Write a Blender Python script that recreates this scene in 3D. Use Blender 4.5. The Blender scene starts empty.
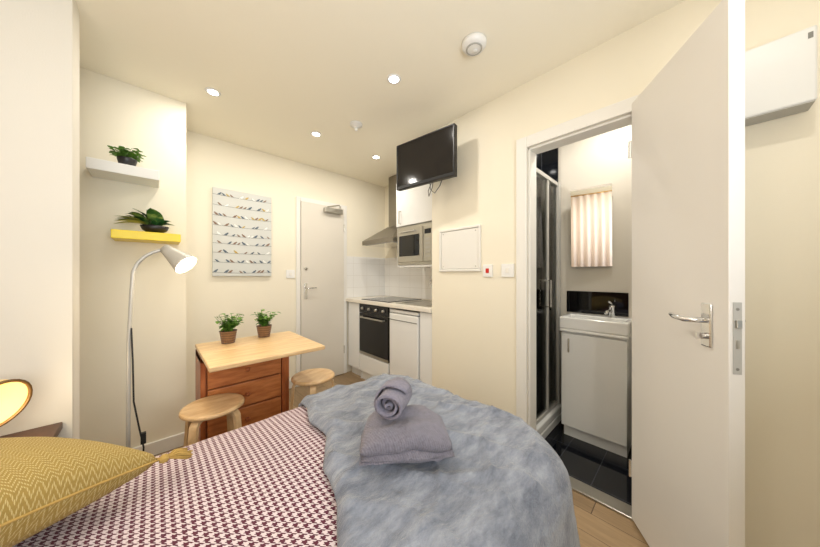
import bpy, bmesh, math, random
from mathutils import Vector, Matrix, noise
random.seed(4)
sc = bpy.context.scene
try:
    sc.view_settings.view_transform = 'Standard'
except Exception:
    pass

# ------------------------------------------------------------ materials
def lin(c):
    c = c / 255.0
    return c / 12.92 if c <= 0.04045 else ((c + 0.055) / 1.055) ** 2.4
def rgb(r, g, b):
    return (lin(r), lin(g), lin(b), 1.0)

class NB:
    def __init__(s, m):
        s.m = m; s.t = m.node_tree; s.n = s.t.nodes; s.l = s.t.links
    def _in(s, node, i, v):
        if v is None: return
        if hasattr(v, 'is_output') or isinstance(v, bpy.types.NodeSocket):
            s.l.new(v, node.inputs[i])
        else:
            node.inputs[i].default_value = v
    def math(s, op, a, b=None):
        n = s.n.new('ShaderNodeMath'); n.operation = op
        s._in(n, 0, a); s._in(n, 1, b); return n.outputs[0]
    def mix(s, f, a, b):
        n = s.n.new('ShaderNodeMix'); n.data_type = 'RGBA'
        s._in(n, 0, f); s._in(n, 6, a); s._in(n, 7, b); return n.outputs[2]
    def coords(s):
        n = s.n.new('ShaderNodeTexCoord'); return n.outputs['Object']
    def sep(s, v):
        n = s.n.new('ShaderNodeSeparateXYZ'); s.l.new(v, n.inputs[0]); return n.outputs
    def noise(s, vec, scale, detail=3, rough=0.5):
        n = s.n.new('ShaderNodeTexNoise'); n.inputs['Scale'].default_value = scale
        n.inputs['Detail'].default_value = detail; n.inputs['Roughness'].default_value = rough
        if vec is not None: s.l.new(vec, n.inputs['Vector'])
        return n.outputs['Fac']
    def mapping(s, vec, scale=(1, 1, 1), rot=(0, 0, 0)):
        n = s.n.new('ShaderNodeMapping'); n.inputs['Scale'].default_value = scale
        n.inputs['Rotation'].default_value = rot
        s.l.new(vec, n.inputs['Vector']); return n.outputs[0]
    def bump(s, h, strength, dist=0.01):
        n = s.n.new('ShaderNodeBump'); n.inputs['Strength'].default_value = strength
        n.inputs['Distance'].default_value = dist
        s.l.new(h, n.inputs['Height']); return n.outputs[0]

def base(name, rough=0.5, metal=0.0):
    m = bpy.data.materials.new(name); m.use_nodes = True
    nb = NB(m); b = m.node_tree.nodes['Principled BSDF']
    b.inputs['Roughness'].default_value = rough
    b.inputs['Metallic'].default_value = metal
    return m, nb, b

def plain(name, col, rough=0.5, metal=0.0, var=0.04, scale=6.0, bump=0.0, bscale=80.0, sheen=0.0, emit=None, estr=0.0, coat=0.0):
    m, nb, b = base(name, rough, metal)
    co = nb.coords()
    f = nb.noise(co, scale)
    dark = tuple(c * (1 - var * 2) for c in col[:3]) + (1,)
    lite = tuple(min(1, c * (1 + var)) for c in col[:3]) + (1,)
    nb.l.new(nb.mix(f, dark, lite), b.inputs['Base Color'])
    if bump > 0:
        nb.l.new(nb.bump(nb.noise(co, bscale, 4), bump), b.inputs['Normal'])
    if sheen > 0: b.inputs['Sheen Weight'].default_value = sheen
    if coat > 0: b.inputs['Coat Weight'].default_value = coat
    if emit:
        b.inputs['Emission Color'].default_value = emit
        b.inputs['Emission Strength'].default_value = estr
    return m

def wood(name, c1, c2, stretch=(14, 1.5, 14), rough=0.45, scale=3.0, coat=0.0):
    m, nb, b = base(name, rough)
    v = nb.mapping(nb.coords(), stretch)
    f = nb.noise(v, scale, 6, 0.6)
    f = nb.math('MULTIPLY', nb.math('SUBTRACT', f, 0.3), 2.4)
    n = f.node; n.use_clamp = True
    nb.l.new(nb.mix(f, c1, c2), b.inputs['Base Color'])
    if coat: b.inputs['Coat Weight'].default_value = coat
    return m

def blotch(name, c1, c2, scale, rough=0.45):
    m, nb, b = base(name, rough)
    f = nb.math('MULTIPLY', nb.math('SUBTRACT', nb.noise(nb.coords(), scale, 4, 0.6), 0.46), 7.0)
    f.node.use_clamp = True
    nb.l.new(nb.mix(f, c1, c2), b.inputs['Base Color'])
    return m

def tiles(name, axes, size, grout_w, tile_col, grout_col, rough=0.15, var=0.1, offset=(0.013, 0.017)):
    m, nb, b = base(name, rough)
    xyz = nb.sep(nb.coords())
    masks = []
    for k in (0, 1):
        t = nb.math('DIVIDE', nb.math('ADD', xyz[axes[k]], 10 * size[k] + offset[k]), size[k])
        fr = nb.math('FRACT', t)
        masks.append(nb.math('LESS_THAN', fr, grout_w / size[k]))
    g = nb.math('MAXIMUM', masks[0], masks[1])
    f = nb.noise(nb.coords(), 3.0, 4)
    tc = nb.mix(f, tuple(c * (1 - var) for c in tile_col[:3]) + (1,), tile_col)
    nb.l.new(nb.mix(g, tc, grout_col), b.inputs['Base Color'])
    r = nb.math('ADD', nb.math('MULTIPLY', g, 0.5), rough)
    nb.l.new(r, b.inputs['Roughness'])
    return m

def planks(name):
    m, nb, b = base(name, 0.4)
    co = nb.coords(); xyz = nb.sep(co)
    w = 0.13
    row = nb.math('DIVIDE', nb.math('ADD', xyz[0], 10.0), w)
    ri = nb.math('FLOOR', row); rf = nb.math('FRACT', row)
    seam = nb.math('LESS_THAN', rf, 0.02)
    sh = nb.math('MULTIPLY', nb.math('FRACT', nb.math('MULTIPLY', ri, 0.377)), 1.2)
    along = nb.math('DIVIDE', nb.math('ADD', nb.math('ADD', xyz[1], 10.0), sh), 1.1)
    seam2 = nb.math('LESS_THAN', nb.math('FRACT', along), 0.004)
    idn = nb.math('FRACT', nb.math('MULTIPLY', nb.math('ADD', ri, nb.math('MULTIPLY', nb.math('FLOOR', along), 7.3)), 0.618))
    g = nb.noise(nb.mapping(co, (22, 1.6, 1)), 3.0, 6, 0.65)
    f = nb.math('ADD', nb.math('MULTIPLY', g, 0.9), nb.math('MULTIPLY', idn, 0.35))
    col = nb.mix(f, rgb(92, 72, 50), rgb(178, 150, 114))
    s = nb.math('MAXIMUM', seam, seam2)
    nb.l.new(nb.mix(s, col, rgb(80, 60, 42)), b.inputs['Base Color'])
    return m

def houndstooth(name, period, dark, light):
    m, nb, b = base(name, 0.85)
    co = nb.coords(); xyz = nb.sep(co)
    x = nb.math('DIVIDE', nb.math('ADD', xyz[0], 10.0), period)
    y0 = nb.math('SUBTRACT', xyz[1], nb.math('MULTIPLY', xyz[2], 1.0))
    y = nb.math('DIVIDE', nb.math('ADD', y0, 10.0), period)
    wx = nb.math('LESS_THAN', nb.math('FRACT', x), 0.5)
    wy = nb.math('LESS_THAN', nb.math('FRACT', y), 0.5)
    tw = nb.math('LESS_THAN', nb.math('FRACT', nb.math('MULTIPLY', nb.math('ADD', x, y), 2.0)), 0.5)
    a = nb.math('MULTIPLY', tw, wx)
    c = nb.math('MULTIPLY', nb.math('SUBTRACT', 1.0, tw), wy)
    f = nb.math('ADD', a, c)
    nb.l.new(nb.mix(f, light, dark), b.inputs['Base Color'])
    b.inputs['Sheen Weight'].default_value = 0.1
    nb.l.new(nb.bump(nb.noise(co, 300, 2), 0.15, 0.002), b.inputs['Normal'])
    return m

def chevron(name, bg, line):
    m, nb, b = base(name, 0.9)
    co = nb.coords(); xyz = nb.sep(co)
    zz = nb.math('PINGPONG', nb.math('MULTIPLY', nb.math('ADD', xyz[0], 5.0), 1.0), 0.011)
    y = nb.math('ADD', nb.math('ADD', xyz[1], 5.0), zz)
    f = nb.math('LESS_THAN', nb.math('FRACT', nb.math('DIVIDE', y, 0.0078)), 0.36)
    brk = nb.math('GREATER_THAN', nb.math('FRACT', nb.math('DIVIDE', nb.math('ADD', xyz[0], 5.0), 0.0028)), 0.35)
    f = nb.math('MULTIPLY', f, brk)
    n = nb.noise(co, 150, 3)
    bgc = nb.mix(n, tuple(c * 0.75 for c in bg[:3]) + (1,), bg)
    nb.l.new(nb.mix(f, bgc, line), b.inputs['Base Color'])
    nb.l.new(nb.bump(nb.noise(co, 260, 3), 0.5, 0.004), b.inputs['Normal'])
    return m

def plush(name, c1, c2, scale=7.0, sheen=0.6):
    m, nb, b = base(name, 0.75)
    co = nb.coords()
    f1 = nb.noise(nb.mapping(co, (1.0, 2.6, 1.2), (0, 0, 0.6)), scale, 8, 0.72)
    f = nb.math('MULTIPLY', nb.math('SUBTRACT', f1, 0.34), 3.0); f.node.use_clamp = True
    nb.l.new(nb.mix(f, c1, c2), b.inputs['Base Color'])
    b.inputs['Sheen Weight'].default_value = sheen
    b.inputs['Sheen Roughness'].default_value = 0.35
    h = nb.math('ADD', nb.math('MULTIPLY', nb.noise(co, 130, 4, 0.7), 0.3), nb.noise(nb.mapping(co, (1.0, 2.8, 1.0), (0, 0, 0.7)), 18, 5, 0.65))
    nb.l.new(nb.bump(h, 0.6, 0.018), b.inputs['Normal'])
    return m

def terry(name, c1, c2):
    m, nb, b = base(name, 0.95)
    co = nb.coords(); xyz = nb.sep(co)
    rib = nb.math('SINE', nb.math('MULTIPLY', nb.math('ADD', nb.math('ADD', xyz[0], nb.math('MULTIPLY', xyz[1], 0.8)), nb.math('MULTIPLY', nb.noise(co, 12, 2), 0.02)), 900))
    f = nb.math('ADD', nb.math('MULTIPLY', rib, 0.08), nb.noise(co, 120, 4, 0.7))
    nb.l.new(nb.mix(f, c1, c2), b.inputs['Base Color'])
    nb.l.new(nb.bump(f, 0.8, 0.006), b.inputs['Normal'])
    b.inputs['Sheen Weight'].default_value = 0.15
    return m

def ribbed(name, c1, c2, freq, axis=0, rough=0.9, bump=0.5):
    m, nb, b = base(name, rough)
    co = nb.coords(); xyz = nb.sep(co)
    w = nb.math('SINE', nb.math('MULTIPLY', nb.math('ADD', xyz[axis], nb.math('MULTIPLY', nb.noise(co, 9, 2), 0.012)), freq))
    f = nb.math('ADD', nb.math('MULTIPLY', w, 0.5), 0.5)
    f = nb.math('ADD', nb.math('MULTIPLY', f, 0.5), nb.math('MULTIPLY', nb.noise(co, 160, 4), 0.5))
    nb.l.new(nb.mix(f, c1, c2), b.inputs['Base Color'])
    nb.l.new(nb.bump(f, bump, 0.004), b.inputs['Normal'])
    b.inputs['Sheen Weight'].default_value = 0.2
    return m

def glass_mat(name, tint=(0.9, 0.95, 0.95, 1)):
    m = bpy.data.materials.new(name); m.use_nodes = True
    t = m.node_tree; t.nodes.clear()
    o = t.nodes.new('ShaderNodeOutputMaterial'); mx = t.nodes.new('ShaderNodeMixShader')
    tr = t.nodes.new('ShaderNodeBsdfTransparent'); gl = t.nodes.new('ShaderNodeBsdfGlossy')
    tr.inputs[0].default_value = tint; gl.inputs['Roughness'].default_value = 0.02
    fr = t.nodes.new('ShaderNodeFresnel'); fr.inputs[0].default_value = 1.45
    t.links.new(fr.outputs[0], mx.inputs[0]); t.links.new(tr.outputs[0], mx.inputs[1])
    t.links.new(gl.outputs[0], mx.inputs[2]); t.links.new(mx.outputs[0], o.inputs[0])
    return m

M = {}
M['wall'] = plain('wall_paint', rgb(241, 233, 213), 0.75, var=0.012, scale=2, bump=0.05, bscale=220)
M['wallp'] = plain('pale_wall_paint', rgb(232, 227, 216), 0.75, var=0.012, scale=2, bump=0.05, bscale=220)
M['ceil'] = plain('ceiling_paint', rgb(253, 247, 230), 0.8, var=0.008, scale=2)
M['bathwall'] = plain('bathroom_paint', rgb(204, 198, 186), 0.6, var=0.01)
M['trim'] = plain('trim_paint', rgb(236, 233, 226), 0.35, var=0.01)
M['doorw'] = plain('door_paint', rgb(234, 230, 224), 0.4, var=0.012, scale=3)
M['doorg'] = plain('grey_white_door', rgb(224, 217, 204), 0.4, var=0.02, scale=3)
M['floor'] = planks('laminate_planks')
M['btile'] = tiles('black_floor_tiles', (0, 1), (0.30, 0.20), 0.003, rgb(14, 17, 24), rgb(72, 76, 82), 0.02)
M['bwt'] = tiles('black_wall_tiles', (1, 2), (0.30, 0.40), 0.003, rgb(18, 20, 24), rgb(70, 72, 76), 0.08)
M['bwt2'] = tiles('black_side_tiles', (0, 2), (0.30, 0.40), 0.003, rgb(18, 20, 24), rgb(70, 72, 76), 0.08)
M['wtile'] = tiles('white_wall_tiles', (0, 2), (0.20, 0.15), 0.003, rgb(242, 240, 236), rgb(214, 210, 202), 0.12, 0.03)
M['wtile2'] = tiles('white_rear_tiles', (1, 2), (0.20, 0.15), 0.003, rgb(242, 240, 236), rgb(214, 210, 202), 0.12, 0.03)
M['white'] = plain('white_plastic', rgb(238, 237, 234), 0.35, var=0.01)
M['heaterw'] = plain('heater_casing_white', rgb(226, 225, 221), 0.4, var=0.01)
M['gloss'] = plain('white_gloss_laminate', rgb(240, 240, 238), 0.18, var=0.01)
M['ceramic'] = plain('white_ceramic', rgb(245, 245, 243), 0.08, var=0.005, coat=0.5)
M['steel'] = plain('brushed_steel', rgb(184, 180, 170), 0.3, 0.9, var=0.05, scale=30)
M['hood'] = plain('dark_brushed_steel', rgb(146, 140, 128), 0.32, 0.9, var=0.05, scale=30)
M['chrome'] = plain('chrome', rgb(228, 228, 228), 0.14, 0.95, var=0.01)
M['black'] = plain('black_plastic', rgb(18, 18, 20), 0.4, var=0.02)
M['seam'] = plain('shadow_gap_grey', rgb(128, 126, 120), 0.6, var=0.02)
M['lip'] = plain('pale_grey_plastic', rgb(180, 178, 172), 0.5, var=0.02)
M['screen'] = plain('dark_screen', rgb(20, 17, 17), 0.10, var=0.02)
M['bglass'] = plain('black_glass', rgb(10, 10, 12), 0.05, var=0.02)
M['cord'] = plain('black_cord', rgb(22, 22, 22), 0.6)
M['worktop'] = plain('pale_worktop', rgb(240, 233, 220), 0.3, var=0.04, scale=60)
M['beech'] = wood('pale_beech', rgb(206, 166, 116), rgb(238, 208, 160), (2, 16, 16), 0.35, 2.5)
M['birch'] = wood('birch_ply', rgb(200, 160, 112), rgb(234, 204, 160), (3, 10, 3), 0.35, 3)
M['red'] = wood('orange_brown_wood', rgb(172, 96, 50), rgb(214, 140, 82), (2.5, 2.5, 14), 0.35, 3)
M['redd'] = wood('orange_brown_wood_frame', rgb(150, 78, 40), rgb(192, 114, 64), (12, 2, 2), 0.35, 3)
M['dwood'] = wood('dark_walnut', rgb(60, 36, 24), rgb(98, 62, 38), (10, 2, 2), 0.4, 3)
M['hound'] = houndstooth('houndstooth_cotton', 0.0175, rgb(84, 14, 42), rgb(212, 198, 200))
M['plush'] = plush('grey_plush', rgb(98, 104, 118), rgb(156, 161, 173), 9.0, 0.35)
M['cush'] = chevron('mustard_chevron_weave', rgb(166, 138, 70), rgb(196, 176, 120))
M['tassel'] = plain('mustard_thread', rgb(184, 150, 80), 0.9, bump=0.4, bscale=200)
M['towel'] = terry('grey_terry_towel', rgb(88, 85, 96), rgb(146, 142, 154))
M['towel2'] = terry('grey_terry_roll', rgb(94, 90, 104), rgb(158, 153, 168))
M['leaf'] = plain('leaf_green', rgb(104, 150, 52), 0.5, var=0.35, scale=25)
M['leafl'] = plain('fresh_leaf_green', rgb(118, 164, 66), 0.5, var=0.35, scale=25)
M['leafd'] = blotch('variegated_leaf', rgb(52, 104, 48), rgb(150, 176, 92), 22)
M['leafy'] = plain('light_leaf', rgb(176, 182, 84), 0.5, var=0.2, scale=20)
M['basket'] = ribbed('woven_basket', rgb(74, 48, 30), rgb(150, 112, 74), 420, 2)
M['soil'] = plain('potting_soil', rgb(44, 32, 24), 0.95, bump=0.8, bscale=90)
M['pot'] = plain('dark_pot', rgb(36, 34, 36), 0.35)
M['yellow'] = plain('yellow_lacquer', rgb(242, 214, 24), 0.35, var=0.02)
M['canvas'] = plain('canvas_print_ground', rgb(212, 213, 208), 0.8, var=0.03, bump=0.1, bscale=300)
M['ink'] = plain('wire_ink', rgb(112, 116, 118), 0.8)
M['b1'] = plain('bird_slate', rgb(96, 110, 124), 0.8)
M['b2'] = plain('bird_ochre', rgb(200, 172, 92), 0.8)
M['b3'] = plain('bird_pale', rgb(244, 244, 240), 0.8)
M['b4'] = plain('bird_brown', rgb(144, 118, 100), 0.8)
M['glow'] = plain('lit_lens', (1, 1, 1, 1), 0.5, emit=(1, 0.95, 0.86, 1), estr=18)
M['bulb'] = plain('warm_bulb', (1, 1, 1, 1), 0.5, emit=(1, 0.85, 0.58, 1), estr=22)
M['bulb2'] = plain('soft_warm_bulb', (1, 1, 1, 1), 0.5, emit=(1, 0.80, 0.48, 1), estr=6)
M['glass'] = glass_mat('clear_glass')
M['mirror'] = plain('mirror_glass', (0.95, 0.95, 0.95, 1), 0.01, 1.0, var=0.0)
M['curtain'] = plain('pale_curtain_cloth', rgb(242, 226, 212), 0.9, var=0.02)
M['redmark'] = plain('red_switch', rgb(200, 40, 34), 0.4)
M['mattress'] = plain('mattress_ticking', rgb(230, 226, 218), 0.9)
M['brass'] = plain('aged_brass', rgb(190, 150, 84), 0.35, 0.8)
M['rim'] = plain('bronze_rim', rgb(104, 78, 44), 0.4, 0.6)
M['creamshade'] = plain('cream_shade', rgb(226, 190, 116), 0.6, emit=(1, 0.74, 0.34, 1), estr=0.22)
M['lampgrey'] = plain('lamp_silver_metal', rgb(186, 184, 178), 0.35, 0.2)
M['lampin'] = plain('lamp_shade_silver_metal', rgb(192, 188, 178), 0.35, 0.2)

# ------------------------------------------------------------ geometry helpers
def add_box(bm, lo, hi, mi=0):
    x0, y0, z0 = lo; x1, y1, z1 = hi
    v = [bm.verts.new(p) for p in ((x0,y0,z0),(x1,y0,z0),(x1,y1,z0),(x0,y1,z0),(x0,y0,z1),(x1,y0,z1),(x1,y1,z1),(x0,y1,z1))]
    for f in ((0,3,2,1),(4,5,6,7),(0,1,5,4),(1,2,6,5),(2,3,7,6),(3,0,4,7)):
        fc = bm.faces.new([v[i] for i in f]); fc.material_index = mi

def frames(path):
    pts = [Vector(p) for p in path]; out = []
    for i, p in enumerate(pts):
        a = pts[max(i-1, 0)]; b = pts[min(i+1, len(pts)-1)]
        t = (b - a).normalized()
        out.append((p, t))
    up = Vector((0, 0, 1)) if abs(out[0][1].z) < 0.9 else Vector((1, 0, 0))
    n = (up - out[0][1] * up.dot(out[0][1])).normalized()
    res = []
    for p, t in out:
        n = (n - t * n.dot(t)).normalized()
        res.append((p, t, n, t.cross(n)))
    return res

def add_tube(bm, path, r, seg=10, cap=True):
    rs = r if isinstance(r, (list, tuple)) else [r] * len(path)
    rings = []
    for (p, t, n, b), rr in zip(frames(path), rs):
        rings.append([bm.verts.new(p + (n * math.cos(2*math.pi*k/seg) + b * math.sin(2*math.pi*k/seg)) * rr) for k in range(seg)])
    for i in range(len(rings) - 1):
        for k in range(seg):
            bm.faces.new((rings[i][k], rings[i][(k+1) % seg], rings[i+1][(k+1) % seg], rings[i+1][k]))
    if cap:
        bm.faces.new(list(reversed(rings[0]))); bm.faces.new(rings[-1])

def add_sweep(bm, path, w, t, side):
    side = Vector(side).normalized(); rings = []
    pts = [Vector(p) for p in path]
    for i, p in enumerate(pts):
        a = pts[max(i-1, 0)]; b = pts[min(i+1, len(pts)-1)]
        tg = (b - a).normalized(); n = tg.cross(side).normalized()
        rings.append([bm.verts.new(p + side*sx*w/2 + n*sn*t/2) for sx, sn in ((-1,-1),(1,-1),(1,1),(-1,1))])
    for i in range(len(rings)-1):
        for k in range(4):
            bm.faces.new((rings[i][k], rings[i][(k+1)%4], rings[i+1][(k+1)%4], rings[i+1][k]))
    bm.faces.new(list(reversed(rings[0]))); bm.faces.new(rings[-1])

def add_lathe(bm, prof, seg=28, c=(0, 0, 0), mtx=None):
    rings = []
    for r, z in prof:
        if r < 1e-6:
            p = Vector((0, 0, z)); p = (mtx @ p) if mtx else p
            rings.append([bm.verts.new(p + Vector(c))])
        else:
            ring = []
            for k in range(seg):
                a = 2*math.pi*k/seg
                p = Vector((r*math.cos(a), r*math.sin(a), z)); p = (mtx @ p) if mtx else p
                ring.append(bm.verts.new(p + Vector(c)))
            rings.append(ring)
    for i in range(len(rings)-1):
        A, B = rings[i], rings[i+1]
        if len(A) == 1 and len(B) == 1: continue
        for k in range(seg):
            k2 = (k+1) % seg
            if len(A) == 1: bm.faces.new((A[0], B[k], B[k2]))
            elif len(B) == 1: bm.faces.new((A[k], A[k2], B[0]))
            else: bm.faces.new((A[k], A[k2], B[k2], B[k]))

def add_leaf(bm, base_, d, length, width, droop, mi=0, fold=0.2):
    d = Vector(d).normalized(); base_ = Vector(base_)
    side = d.cross(Vector((0, 0, 1)))
    if side.length < 0.05: side = Vector((1, 0, 0))
    side.normalize(); up = side.cross(d).normalized()
    prof = (0.10, 0.62, 0.94, 1.0, 0.82, 0.45, 0.0); prev = None
    for i, w in enumerate(prof):
        t = i / (len(prof)-1)
        c = base_ + d*length*t - Vector((0, 0, 1))*droop*t*t*length
        hw = w*width/2
        row = (bm.verts.new(c - side*hw + up*hw*fold), bm.verts.new(c), bm.verts.new(c + side*hw + up*hw*fold))
        if prev:
            for k in (0, 1):
                f = bm.faces.new((prev[k], prev[k+1], row[k+1], row[k])); f.material_index = mi
        prev = row

def finish(name, bm, mats, parent=None, loc=None, rotz=0.0, smooth=False, bevel=0.0, solid=0.0, subsurf=0, label=None, autos=False):
    bmesh.ops.recalc_face_normals(bm, faces=bm.faces[:])
    me = bpy.data.meshes.new(name); bm.to_mesh(me); bm.free()
    o = bpy.data.objects.new(name, me); sc.collection.objects.link(o)
    for m in (mats if isinstance(mats, (list, tuple)) else [mats]): me.materials.append(M[m])
    if smooth:
        for p in me.polygons: p.use_smooth = True
    if parent is not None: o.parent = parent
    if loc is not None: o.location = loc
    o.rotation_euler[2] = rotz
    if solid:
        md = o.modifiers.new('thickness', 'SOLIDIFY'); md.thickness = solid; md.offset = -1
    if bevel:
        md = o.modifiers.new('bevel', 'BEVEL'); md.width = bevel; md.segments = 2; md.limit_method = 'ANGLE'
        md.angle_limit = math.radians(35)
    if subsurf:
        md = o.modifiers.new('subsurf', 'SUBSURF'); md.levels = subsurf; md.render_levels = subsurf
    if label: o['label'] = label
    return o

def boxes(name, lst, mat, parent=None, **k):
    bm = bmesh.new()
    for lo, hi in lst: add_box(bm, lo, hi)
    return finish(name, bm, mat, parent, **k)
def tubes(name, paths, r, mat, parent=None, seg=10, **k):
    bm = bmesh.new()
    for p in paths: add_tube(bm, p, r, seg)
    k.setdefault('smooth', False)
    return finish(name, bm, mat, parent, **k)
def lathe(name, prof, mat, parent=None, seg=28, c=(0,0,0), mtx=None, **k):
    bm = bmesh.new(); add_lathe(bm, prof, seg, c, mtx)
    k.setdefault('smooth', True)
    return finish(name, bm, mat, parent, **k)
def thing(name, loc, label, cat, rotz=0.0, group=None):
    e = bpy.data.objects.new(name, None); sc.collection.objects.link(e)
    e.empty_display_size = 0.05; e.location = loc; e.rotation_euler[2] = rotz
    return tag(e, label, cat, group)
def tag(o, label, cat, group=None):
    o['label'] = label; o['category'] = cat
    if group: o['group'] = group
    return o
def struct(o, label, cat):
    o['kind'] = 'structure'; return tag(o, label, cat)
def copy_thing(src, loc, rotz=None, label=None):
    n = src.copy(); sc.collection.objects.link(n); n.location = loc
    if rotz is not None: n.rotation_euler[2] = rotz
    if label: n['label'] = label
    def rec(s, d):
        for ch in [c for c in bpy.data.objects if c.parent == s]:
            c = ch.copy(); sc.collection.objects.link(c); c.parent = d; rec(ch, c)
    rec(src, n)
    return n

H = 2.40
WX = 1.69          # plane of the wall with the bathroom door
WY = 2.90          # plane of the wall with the entrance door
# ------------------------------------------------------------ room shell
struct(boxes('wall_right', [((WX, -0.90, 0), (WX+0.10, 0.17, H)), ((WX, 0.17, 1.985), (WX+0.10, 0.70, H)),
      ((WX, 0.70, 0), (WX+0.10, 1.50, H))], 'wall'), 'cream painted wall with the bathroom doorway', 'wall')
struct(boxes('wall_far', [((0.16, WY, 0), (2.39, WY+0.10, H))], 'wall'), 'cream painted wall holding the entrance door', 'wall')
struct(boxes('wall_chimney', [((-1.10, 2.45, 0), (0.16, 3.00, H))], 'wall'), 'cream chimney breast with two floating shelves', 'wall')
struct(boxes('wall_partition', [((-1.0, 1.80, 0), (-0.252, 1.95, H))], 'wallp'), 'pale off-white partition wall end beside the bed', 'wall')
struct(boxes('wall_kitchen', [((2.29, 1.50, 0), (2.39, WY, H)), ((WX+0.10, 1.43, 0), (2.39, 1.50, H))], 'wall'), 'cream rear wall of the kitchenette recess', 'wall')
struct(boxes('wall_head', [((-1.10, -1.0, 0), (-1.0, 0.15, H)), ((-1.10, 1.45, 0), (-1.0, 2.45, H)),
      ((-1.10, 0.15, 0), (-1.0, 1.45, 0.9)), ((-1.10, 0.15, 2.1), (-1.0, 1.45, H))], 'wall'), 'cream wall at the head of the bed', 'wall')
struct(boxes('wall_near', [((-1.0, -1.0, 0), (-0.7, -0.9, H)), ((1.1, -1.0, 0), (WX+0.1, -0.9, H)),
      ((-0.7, -1.0, 0), (1.1, -0.9, 0.85)), ((-0.7, -1.0, 2.15), (1.1, -0.9, H))], 'wall'), 'cream wall with an opening for the added window', 'wall')
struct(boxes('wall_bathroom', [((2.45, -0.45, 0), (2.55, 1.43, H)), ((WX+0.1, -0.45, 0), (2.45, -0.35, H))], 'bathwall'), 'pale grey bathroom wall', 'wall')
struct(boxes('floor', [((-1.1, -1.0, -0.05), (WX, 3.0, 0)), ((WX, 1.50, -0.05), (2.39, 3.0, 0))], 'floor'), 'wood laminate plank floor', 'floor')
struct(boxes('floor.001', [((WX, -0.45, -0.05), (2.55, 1.43, 0.0))], 'btile'), 'glossy black tiled bathroom floor', 'floor')
struct(boxes('ceiling', [((-1.1, -1.0, H), (2.55, 3.0, H+0.06))], 'ceil'), 'cream painted ceiling with recessed spotlights', 'ceiling')
struct(boxes('baseboard_far', [((0.16, WY-0.015, 0), (1.08, WY, 0.09))], 'trim', bevel=0.004), 'white skirting board', 'baseboard')
struct(boxes('baseboard_chimney', [((-0.95, 2.435, 0), (0.16, 2.45, 0.09))], 'trim', bevel=0.004), 'white skirting board', 'baseboard')
struct(boxes('baseboard_right', [((WX-0.015, 0.775, 0), (WX, 1.50, 0.09))], 'trim', bevel=0.004), 'white skirting board', 'baseboard')
struct(boxes('trim_1', [((WX-0.018, 0.70, 0), (WX, 0.768, 2.055)), ((WX-0.018, 0.102, 0), (WX, 0.17, 2.055)), ((WX-0.018, 0.17, 1.985), (WX, 0.70, 2.055)),
      ((WX, 0.685, 0), (WX+0.10, 0.70, 1.985)), ((WX, 0.17, 0), (WX+0.10, 0.185, 1.985)), ((WX, 0.17, 1.97), (WX+0.10, 0.70, 1.985))], 'trim', bevel=0.004),
      'white painted door frame of the bathroom', 'door frame')
struct(boxes('trim_2', [((WX-0.02, 0.185, 0), (WX+0.07, 0.685, 0.012))], 'steel', bevel=0.003), 'metal threshold strip between wood and black tiles', 'threshold')
struct(boxes('trim_3', [((1.085, WY-0.02, 0), (1.13, WY, 2.03)), ((1.645, WY-0.02, 0), (1.69, WY, 2.03)), ((1.13, WY-0.02, 1.985), (1.645, WY, 2.03))], 'trim', bevel=0.004),
      'white frame around the entrance door', 'door frame')
struct(boxes('trim_4', [((WX, WY-0.008, 0.91), (2.29, WY, 1.42))], 'wtile'), 'white glazed splashback tiles', 'tiles')
struct(boxes('trim_5', [((2.282, 1.5, 0.91), (2.29, WY-0.008, 1.42))], 'wtile2'), 'white glazed tiles behind the hob', 'tiles')

def window(name, horizontal, a0, a1, z0, z1, p, label):
    t = 0.05; L = []
    def B(s0, s1, w0, w1):
        if horizontal: L.append(((s0, p, w0), (s1, p+0.06, w1)))
        else: L.append(((p, s0, w0), (p+0.06, s1, w1)))
    B(a0, a1, z0, z0+t); B(a0, a1, z1-t, z1); B(a0, a0+t, z0+t, z1-t); B(a1-t, a1, z0+t, z1-t)
    m = (a0+a1)/2; B(m-t/2, m+t/2, z0+t, z1-t)
    w = boxes(name, L, 'trim', bevel=0.004)
    g = ((a0+t, p+0.025, z0+t), (a1-t, p+0.031, z1-t)) if horizontal else ((p+0.025, a0+t, z0+t), (p+0.031, a1-t, z1-t))
    boxes('pane', [g], 'glass', parent=w)
    struct(w, label, 'window'); return w
window('added_window_1', True, -0.7, 1.1, 0.85, 2.15, -0.98, 'unseen white framed window added for the fill light')  # window added behind the camera to carry the fill light
window('window_2', False, 0.15, 1.45, 0.9, 2.1, -1.08, 'white framed window over the bed head')

bm = bmesh.new(); rows = []
for i in range(181):
    y = -0.15 + 1.90 * i / 180
    x = -0.965 + 0.02 * math.sin(i * 0.62) + 0.006*math.sin(i*0.21)
    rows.append((bm.verts.new((x, y, 0.62)), bm.verts.new((x, y, 2.3))))
for a, b_ in zip(rows, rows[1:]): bm.faces.new((a[0], b_[0], b_[1], a[1]))
cur = thing('curtain', (0, 0, 0), 'pale blush pleated curtain on a rod over the bed head', 'curtain')
finish('cloth', bm, 'curtain', cur, smooth=True, solid=0.003)
tubes('rod', [[(-0.965, -0.20, 2.31), (-0.965, 1.77, 2.31)]], 0.010, 'brass', cur)

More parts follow.
